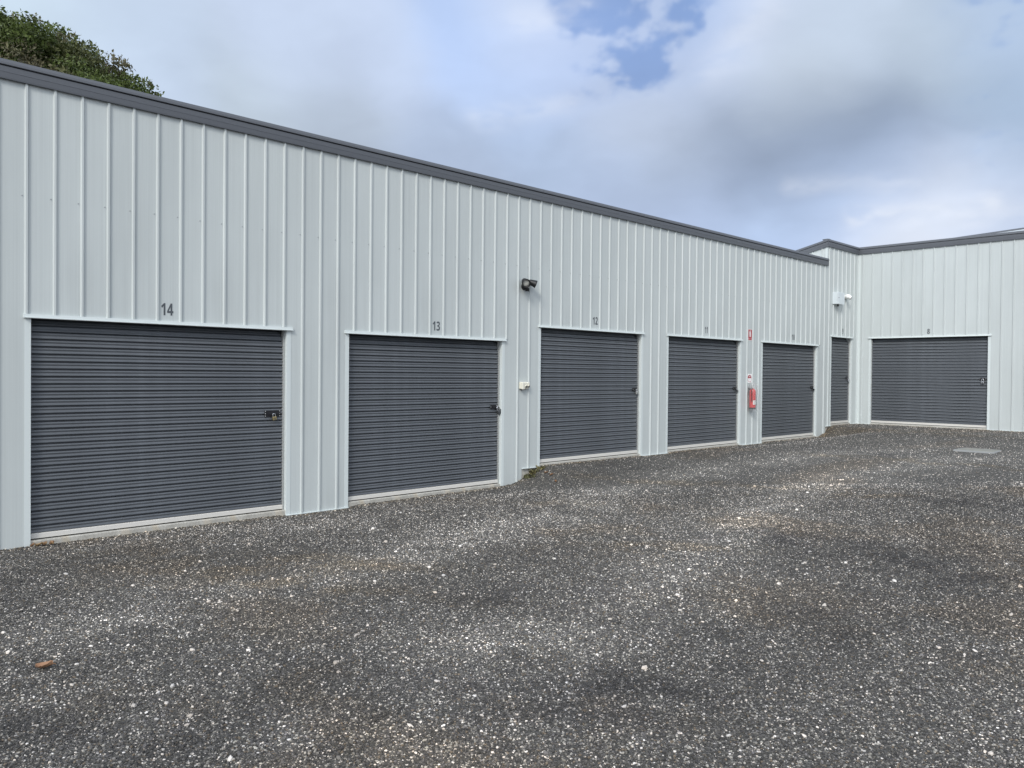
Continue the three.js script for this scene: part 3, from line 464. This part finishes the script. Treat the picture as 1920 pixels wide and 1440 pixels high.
{ // extinguisher in a clear cover
  const t = at(onLongWall, thing('fire_extinguisher', 'red fire extinguisher in a clear plastic cover hung between doors 11 and 10', 'extinguisher'), 16.30, 1.03, 0.095);
  const lathe = (p, n = 32) => new THREE.LatheGeometry(p.map(([r, y]) => new THREE.Vector2(r, y)), n);
  part('cylinder', lathe([[0.001, 0.012], [0.06, 0.0], [0.066, 0.008], [0.068, 0.03], [0.068, 0.37], [0.062, 0.405], [0.045, 0.43], [0.024, 0.442], [0.02, 0.45]]), M.red, t);
  part('base_ring', lathe([[0.06, -0.005], [0.067, -0.004], [0.069, 0.03], [0.0682, 0.034]]), M.black, t);
  part('label', (() => { const g = new THREE.CylinderGeometry(0.0686, 0.0686, 0.13, 32, 1, true, -0.9, 1.8); g.translate(0, 0.14, 0); return g; })(), printed(0.13, 0.13, 256, 256, (x, W, H) => { x.fillStyle = '#e9e4df'; x.fillRect(0, 0, W, H); x.fillStyle = '#b3262c'; x.fillRect(0, 0, W, 30); x.fillRect(0, 210, W, 46); x.fillStyle = '#8a8582'; for (let k = 0; k < 7; k++) x.fillRect(30, 50 + k * 21, 150 + 40 * hash(k, 2, 2), 8); }), t);
  part('valve', merge([lathe([[0.018, 0.445], [0.02, 0.47], [0.016, 0.49], [0.001, 0.495]], 16), rbox(-0.012, 0.085, 0.478, 0.49, -0.012, 0.012, 0.004), (() => { const g = rbox(-0.012, 0.095, 0.505, 0.516, -0.012, 0.012, 0.004); g.rotateZ(0.12); return g; })()]), M.zinc, t);
  part('hose', new THREE.TubeGeometry(new THREE.CatmullRomCurve3([[-0.015, 0.475, 0], [-0.06, 0.47, 0.02], [-0.085, 0.42, 0.03], [-0.083, 0.3, 0.03], [-0.078, 0.16, 0.03]].map((p) => new THREE.Vector3(...p))), 24, 0.009, 8), M.black, t);
  part('wall_bracket', merge([box(-0.02, 0.02, 0.3, 0.47, -0.094, -0.088), box(-0.015, 0.015, 0.42, 0.45, -0.09, -0.02)]), M.black, t);
  const bag = lathe([[0.04, 0.6], [0.07, 0.56], [0.095, 0.5], [0.1, 0.4], [0.092, 0.2], [0.088, 0.05], [0.086, -0.03]], 40), p = bag.attributes.position;
  for (let i = 0; i < p.count; i++) { const a = Math.atan2(p.getZ(i), p.getX(i)), k = 1 + 0.07 * Math.sin(a * 7 + p.getY(i) * 14) + 0.05 * Math.sin(a * 3 - p.getY(i) * 23); p.setX(i, p.getX(i) * k); p.setZ(i, Math.max(-0.07, p.getZ(i) * k)); }
  bag.computeVertexNormals(); part('plastic_cover', bag, M.bag, t);
}
{ // enclosure and bullet camera on the corner block
  const t = at(onLongWall, thing('junction_box', 'pale grey steel junction box on the wall above the narrow door 9', 'junction box'), 20.665, 3.615, 0);
  part('enclosure', rbox(-0.19, 0.19, 0, 0.30, 0, 0.128, 0.004), M.boxGrey, t);
  part('lid', rbox(-0.195, 0.195, -0.006, 0.306, 0.13, 0.148, 0.006), M.boxGrey, t);
  part('lock', (() => { const g = new THREE.CylinderGeometry(0.011, 0.011, 0.008, 12); g.rotateX(Math.PI / 2); g.translate(-0.15, 0.16, 0.151); return g; })(), M.iron, t);
  part('cable_gland', (() => { const g = new THREE.CylinderGeometry(0.018, 0.022, 0.05, 12); g.translate(-0.02, -0.026, 0.07); return g; })(), M.black, t);
  const c = at(onLongWall, thing('security_camera', 'white security camera with black lens beside the junction box', 'camera'), 21.2, 3.85, 0);
  part('mount', (() => { const g = new THREE.CylinderGeometry(0.055, 0.06, 0.03, 28); g.rotateX(Math.PI / 2); g.translate(0, 0, 0.015); return g; })(), M.whitePlastic, c);
  const b = part('housing', merge([new THREE.SphereGeometry(0.066, 28, 18), (() => { const g = new THREE.CylinderGeometry(0.05, 0.062, 0.09, 28); g.rotateX(Math.PI / 2); g.translate(0, 0, 0.045); return g; })()]), M.whitePlastic, c);
  b.position.set(0, 0.002, 0.085); b.rotation.set(0.5, 0.3, 0);
  part('lens', (() => { const g = new THREE.CylinderGeometry(0.045, 0.045, 0.012, 28); g.rotateX(Math.PI / 2); g.translate(0, 0, 0.09); return g; })(), M.black, b);
}

// ---------------------------------------------------------------- on the ground
const groundThing = (name, label, category, x, s, dy = 0, group) => { const t = thing(name, label, category, group); t.position.set(x, groundY(x, s) + dy, -s); return t; };
{ // concrete lid let into the gravel
  let h = 0.3, q; for (let i = 0; i < 8; i++) { q = onGround(1834, 843.5, h); h = groundY(q.x, -q.z); }
  const t = groundThing('drain_cover', 'flat pale grey rectangular drain cover set in the gravel before door 8', 'drain cover', q.x, -q.z, -0.004);
  const g = new RoundedBoxGeometry(0.62, 0.05, 0.54, 2, 0.006); const u = [], p = g.attributes.position; for (let i = 0; i < p.count; i++) u.push(p.getX(i), p.getZ(i)); g.setAttribute('uv', new THREE.Float32BufferAttribute(u, 2));
  part('lid', g, std(0.40, 0.41, 0.40, 0.8, 0, { map: concreteMap }), t);
  part('frame', merge([box(-0.345, -0.314, -0.04, 0.018, -0.305, 0.305), box(0.314, 0.345, -0.04, 0.018, -0.305, 0.305), box(-0.313, 0.313, -0.04, 0.018, 0.274, 0.305), box(-0.313, 0.313, -0.04, 0.018, -0.305, -0.274)]), std(0.3, 0.31, 0.31, 0.85), t);
  t.rotation.y = 0.02;
}
const leafMat = [std(0.27, 0.15, 0.085, 0.8, 0, { side: THREE.DoubleSide }), std(0.22, 0.12, 0.06, 0.8, 0, { side: THREE.DoubleSide }), std(0.30, 0.2, 0.1, 0.8, 0, { side: THREE.DoubleSide })];
function leafGeo(len, wide, curl, seed) {
  const N = 10, K = 6, p = [], idx = [], r = mulberry(seed);
  for (let i = 0; i <= N; i++) for (let j = 0; j <= K; j++) {
    const t = i / N, v = j / K * 2 - 1, w = wide * Math.pow(Math.sin(Math.PI * Math.min(0.995, t * 0.96 + 0.02)), 0.75) * (1 + 0.08 * Math.sin(t * 21 + v));
    p.push((t - 0.5) * len, curl * (v * v * 0.9 + Math.pow(t - 0.4, 2) * 1.6) + 0.004 * r(), v * w);
  }
  for (let i = 0; i < N; i++) for (let j = 0; j < K; j++) { const a = i * (K + 1) + j; idx.push(a, a + 1, a + K + 2, a, a + K + 2, a + K + 1); }
  const g = new THREE.BufferGeometry(); g.setIndex(idx); g.setAttribute('position', new THREE.Float32BufferAttribute(p, 3)); g.setAttribute('uv', new THREE.Float32BufferAttribute(new Float32Array(p.length / 3 * 2), 2)); g.computeVertexNormals(); return g;
}
{
  const put = (px, py, len, wide, curl, rot, mi, label, group) => {
    let h = 0.04, q; for (let i = 0; i < 6; i++) { q = onGround(px, py, h); h = groundY(q.x, -q.z); }
    const t = groundThing('fallen_leaf', label, 'leaf', Math.max(q.x, -WALL_X + 0.06), -q.z, 0.012, group); t.rotation.set(0.1, rot, 0.08);
    part('blade', leafGeo(len, wide, curl, px), leafMat[mi], t);
    part('stalk', new THREE.TubeGeometry(new THREE.CatmullRomCurve3([new THREE.Vector3(len * 0.46, curl * 0.6, 0), new THREE.Vector3(len * 0.6, curl * 0.9, 0.004), new THREE.Vector3(len * 0.72, curl * 0.7, 0.01)]), 6, 0.0016, 5), leafMat[1], t);
  };
  put(84, 1256, 0.105, 0.036, 0.024, 0.75, 0, 'curled orange-brown dead leaf lying alone on the open gravel');
  for (const [px, py, l, r, m] of [[66, 1021, 0.07, 1.2, 2], [74, 1018, 0.06, 2.6, 0], [80, 1022, 0.075, 0.4, 2], [88, 1017, 0.06, 3.4, 2], [60, 1026, 0.05, 2, 1], [95, 1021, 0.05, 1.9, 0]]) put(px, py, l, l * 0.3, 0.02, r, m, 'small dry tan leaf in the litter at the foot of door 14', 'leaf litter at the foot of door 14');
  for (const [px, py, l, r, m] of [[1034, 880, 0.06, 1.2, 1], [1042, 884, 0.06, 2.6, 1], [1024, 878, 0.06, 0.4, 1]]) put(px, py, l, l * 0.3, 0.02, r, m, 'small dark brown leaf on the gravel bank by door 12', 'leaves on the gravel bank by door 12');
}
{ // weeds rooted at the foot of the concrete step
  const blade = (r, h) => { const a = r() * 6.28, w = 0.006 + 0.008 * r(), lean = 0.3 + r() * 0.9, p = [], ix = []; for (let i = 0; i <= 4; i++) { const t = i / 4, hw = w * Math.sin(Math.PI * (0.12 + 0.85 * t)); const o = lean * t * t * h, y = t * h * (1 - 0.2 * t); for (const v of [-1, 1]) p.push(Math.cos(a) * o - Math.sin(a) * hw * v, y, Math.sin(a) * o + Math.cos(a) * hw * v); } for (let i = 0; i < 4; i++) { const k = i * 2; ix.push(k, k + 1, k + 3, k, k + 3, k + 2); } const g = new THREE.BufferGeometry(); g.setIndex(ix); g.setAttribute('position', new THREE.Float32BufferAttribute(p, 3)); g.setAttribute('uv', new THREE.Float32BufferAttribute(new Float32Array(p.length / 3 * 2), 2)); g.computeVertexNormals(); g.translate((r() - 0.5) * 0.12, -0.005, (r() - 0.5) * 0.08); return g; };
  const wm = [std(0.10, 0.10, 0.045, 0.8, 0, { side: THREE.DoubleSide }), std(0.16, 0.14, 0.06, 0.85, 0, { side: THREE.DoubleSide })];
  [[9.27, 0.07, 0.1], [9.36, 0.1, 0.12], [9.44, 0.06, 0.08], [9.55, 0.1, 0.09], [9.31, 0.16, 0.06]].forEach(([s, d, h], i) => { const r = mulberry(300 + i), t = groundThing('weed', 'small olive weed tuft under the step between doors 13 and 12', 'weed', -WALL_X + d, s, 0.002, 'weeds under the step between doors 13 and 12'); part('foliage', merge(Array.from({ length: 26 }, () => blade(r, h * (0.5 + 0.6 * r())))), wm[i % 2], t); });
}

// loose stones lying on the yard, thickest where the lens can tell them apart
{
  const r = mulberry(4242), variants = [];
  for (let k = 0; k < 4; k++) { const g = mergeVertices((() => { const q = new THREE.IcosahedronGeometry(1, 0); q.deleteAttribute('uv'); q.deleteAttribute('normal'); return q; })()); const p = g.attributes.position; for (let i = 0; i < p.count; i++) { const f = 0.72 + 0.5 * r(); p.setXYZ(i, p.getX(i) * f, p.getY(i) * f, p.getZ(i) * f); } const n = g.toNonIndexed(); n.computeVertexNormals(); n.setAttribute('uv', new THREE.Float32BufferAttribute(new Float32Array(n.attributes.position.count * 2), 2)); variants.push(n); }
  const stones = variants.map(() => ({ m: [], c: [] })), Q = new THREE.Quaternion(), E = new THREE.Euler(), V = new THREE.Vector3(), SC = new THREE.Vector3(), fx = Math.sin(YAW), fs = Math.cos(YAW);
  const add = (x, s, size, c, flat) => { const k = Math.floor(r() * 4), b = stones[k]; E.set((r() - 0.5) * 0.9, r() * 6.28, (r() - 0.5) * 0.9); Q.setFromEuler(E); const e = 0.6 + 0.4 * r(); SC.set(size, size * flat, size * e); V.set(x, groundY(x, s) + size * flat * (0.15 + 0.35 * r()), -s); b.m.push(new THREE.Matrix4().compose(V, Q, SC)); b.c.push(c); };
  const visible = (x, s) => { const d = x * fx + s * fs, side = x * fs - s * fx; return d > 2.4 && Math.abs(side) < d * 0.72 + 0.9 && x > -WALL_X + 0.035 && s < CORNER - 0.035; };
  const field = (n, smin, smax, bias, fall, colour, flat) => { let put = 0; for (let t = 0; t < n * 30 && put < n; t++) {
    const d = fall(r()), side = (r() * 2 - 1) * (d * 0.72 + 0.9), x = d * fx + side * fs, s = d * fs - side * fx; if (!visible(x, s)) continue; put++;
    const size = smin + (smax - smin) * Math.pow(r(), bias), tn = tintAt(x, s), c = colour(r); add(x, s, size * (1 + 0.02 * d), [c[0] * tn[0], c[1] * tn[1], c[2] * tn[2]], flat()); } };
  const dark = (q) => { const k = q(); if (k < 0.06) { const v = 0.09 + 0.05 * q(); return [v * 1.15, v * 0.95, v * 0.72]; } if (k < 0.17) { const v = 0.2 + 0.14 * q(); return [v, v * 0.97, v * 0.9]; } const v = 0.022 + 0.15 * q() * q() + 0.03 * q(), w = 0.9 + 0.14 * q(); return [v * 1.03, v, v * w]; };
  const pale = (q) => { const v = 0.36 + 0.40 * q(), w = 0.8 + 0.18 * q(); return [v, v * (0.5 + w / 2), v * w]; };
  field(440000, 0.0030, 0.0090, 2.0, (u) => 2.4 + 9 * Math.pow(u, 1.15), dark, () => 0.45 + 0.4 * r());
  field(54000, 0.0028, 0.0085, 2.4, (u) => 2.4 + 9.5 * u, pale, () => 0.35 + 0.4 * r());
  field(22000, 0.003, 0.0085, 2.2, (u) => 8 + 16 * u, pale, () => 0.35 + 0.4 * r());
  for (let k = 0; k < 15000; k++) { // drifted against the foot of the walls
    const q = r(), d = 0.004 + 0.13 * Math.pow(r(), 1.6); let x, s; if (q < 0.75) { s = 1.6 + r() * 20.4; x = -WALL_X + d; } else { s = CORNER - d; x = -WALL_X + r() * 6; }
    const tn = tintAt(x, s), c = r() < 0.09 ? pale(r) : dark(r); add(x, s, 0.004 + 0.009 * Math.pow(r(), 2), [c[0] * tn[0] * 1.05, c[1] * tn[1], c[2] * tn[2] * 0.9], 0.5 + 0.4 * r()); }
  field(420, 0.011, 0.021, 2, (u) => 2.4 + 10 * u, pale, () => 0.4 + 0.3 * r());
  field(1500, 0.009, 0.015, 2, (u) => 2.4 + 12 * u, dark, () => 0.45 + 0.35 * r());
  const mat = new THREE.MeshStandardMaterial({ color: 0xffffff, roughness: 0.85 }), grp = thing('loose_gravel', 'loose dark and white stones scattered over the gravel yard', 'gravel'); grp.userData.kind = 'stuff';
  stones.forEach((b, k) => { const im = new THREE.InstancedMesh(variants[k], mat, b.m.length); im.name = 'stones'; im.userData.kind = 'stuff'; const c = new THREE.Color(); b.m.forEach((m, i) => { im.setMatrixAt(i, m); im.setColorAt(i, c.setRGB(...b.c[i])); }); shadowed(im); grp.add(im); });
}

// ---------------------------------------------------------------- tree behind the long block
{
  const DIST = 27, dir = ray(14, 300), c = dir.multiplyScalar(DIST / Math.hypot(dir.x, dir.z)); c.y += EYE;
  const t = thing('tree', 'dense dark green tree rising behind the roof of the long storage block', 'tree'); t.position.set(c.x, groundY(c.x, -c.z), c.z);
  const cy = c.y - t.position.y, r = mulberry(91), RX = 4.4, RY = 3.4;
  const limb = (a, b, r0, r1) => { const mid = a.clone().lerp(b, 0.5).add(new THREE.Vector3((r() - 0.5) * 0.5, 0.1, (r() - 0.5) * 0.5)), cur = new THREE.CatmullRomCurve3([a, mid, b]), g = new THREE.TubeGeometry(cur, 10, 1, 8), p = g.attributes.position; for (let i = 0; i < p.count; i++) { const ring = Math.floor(i / 9), q = cur.getPointAt(ring / 10), w = lerp(r0, r1, ring / 10); p.setXYZ(i, q.x + (p.getX(i) - q.x) * w, q.y + (p.getY(i) - q.y) * w, q.z + (p.getZ(i) - q.z) * w); } g.computeVertexNormals(); return g; };
  part('trunk', merge([limb(new THREE.Vector3(0, -0.3, 0), new THREE.Vector3(0.2, cy - 1, 0), 0.36, 0.2), ...Array.from({ length: 14 }, (_, k) => { const a = k * 2.4, e = 0.1 + 0.9 * r(); return limb(new THREE.Vector3(0.1, cy - 3 + 2.4 * r(), 0), new THREE.Vector3(Math.cos(a) * RX * 0.75 * (1 - e * 0.6), cy - 1 + e * 3.6, Math.sin(a) * RX * 0.75 * (1 - e * 0.6)), 0.13, 0.03); })]), M.bark, t);
  const leaf = new THREE.BufferGeometry(); // folded leaf, four triangles
  leaf.setAttribute('position', new THREE.Float32BufferAttribute([0, 0, 0, 0.5, 0.06, 0.26, 0.55, -0.03, 0, 0.55, -0.03, 0, 0.5, 0.06, 0.26, 1, 0, 0, 0, 0, 0, 0.55, -0.03, 0, 0.5, 0.06, -0.26, 0.5, 0.06, -0.26, 0.55, -0.03, 0, 1, 0, 0], 3)); leaf.setAttribute('uv', new THREE.Float32BufferAttribute(new Float32Array(24), 2)); leaf.computeVertexNormals();
  const mats = [], cols = [], Q = new THREE.Quaternion(), E = new THREE.Euler(), V = new THREE.Vector3(), S = new THREE.Vector3();
  const clump = (x, y, z, size, n, hue) => { for (let i = 0; i < n; i++) { let a, b, d; do { a = r() * 2 - 1; b = r() * 2 - 1; d = r() * 2 - 1; } while (a * a + b * b + d * d > 1); V.set(x + a * size, y + b * size * 0.7, z + d * size); E.set(r() * 6.28, r() * 6.28, r() * 6.28); Q.setFromEuler(E); const l = 0.075 + 0.065 * r(); S.set(l, l, l); mats.push(new THREE.Matrix4().compose(V, Q, S)); const v = 0.75 + 0.5 * r(); cols.push([hue[0] * v, hue[1] * v, hue[2] * v]); } };
  for (let k = 0; k < 950; k++) {
    const a = r() * 6.28, u = r() * 1.75 - 0.75, rr = Math.sqrt(Math.max(0, 1 - u * u)), depth = 0.66 + 0.34 * Math.pow(r(), 0.6), lump = 0.96 + 0.12 * fbm(Math.cos(a) * rr * 2.2 + 5, u * 2.2 + 3, Math.sin(a) * rr * 2.2 + 9, 3);
    const x = Math.cos(a) * rr * RX * depth * lump, y = cy + u * RY * depth * lump, z = Math.sin(a) * rr * RX * depth * lump;
    const h = fbm(x * 0.45 + 20, y * 0.45, z * 0.45 + 3, 3) + 0.09 * u, brown = smooth(0.5, 0.66, h), hue = [lerp(0.072, 0.092, brown), lerp(0.104, 0.08, brown), lerp(0.012, 0.034, brown)];
    clump(x, y, z, 0.36 + 0.26 * r(), 350, hue);
  }
  for (let k = 0; k < 45; k++) { const a = r() * 6.28, u = r(), rr = Math.sqrt(1 - u * u), f = 1.07 + 0.05 * r(); clump(Math.cos(a) * rr * RX * f, cy + u * RY * f, Math.sin(a) * rr * RX * f, 0.16, 40, [0.12, 0.115, 0.05]); }
  const im = new THREE.InstancedMesh(leaf, new THREE.MeshPhysicalMaterial({ color: 0xffffff, roughness: 0.85, transmission: 0.25, thickness: 0, side: THREE.DoubleSide }), mats.length); im.name = 'crown'; im.userData.kind = 'stuff';
  const cc = new THREE.Color(); mats.forEach((m, i) => { im.setMatrixAt(i, m); im.setColorAt(i, cc.setRGB(...cols[i])); }); shadowed(im); t.add(im);
}
renderer.render(scene, camera);
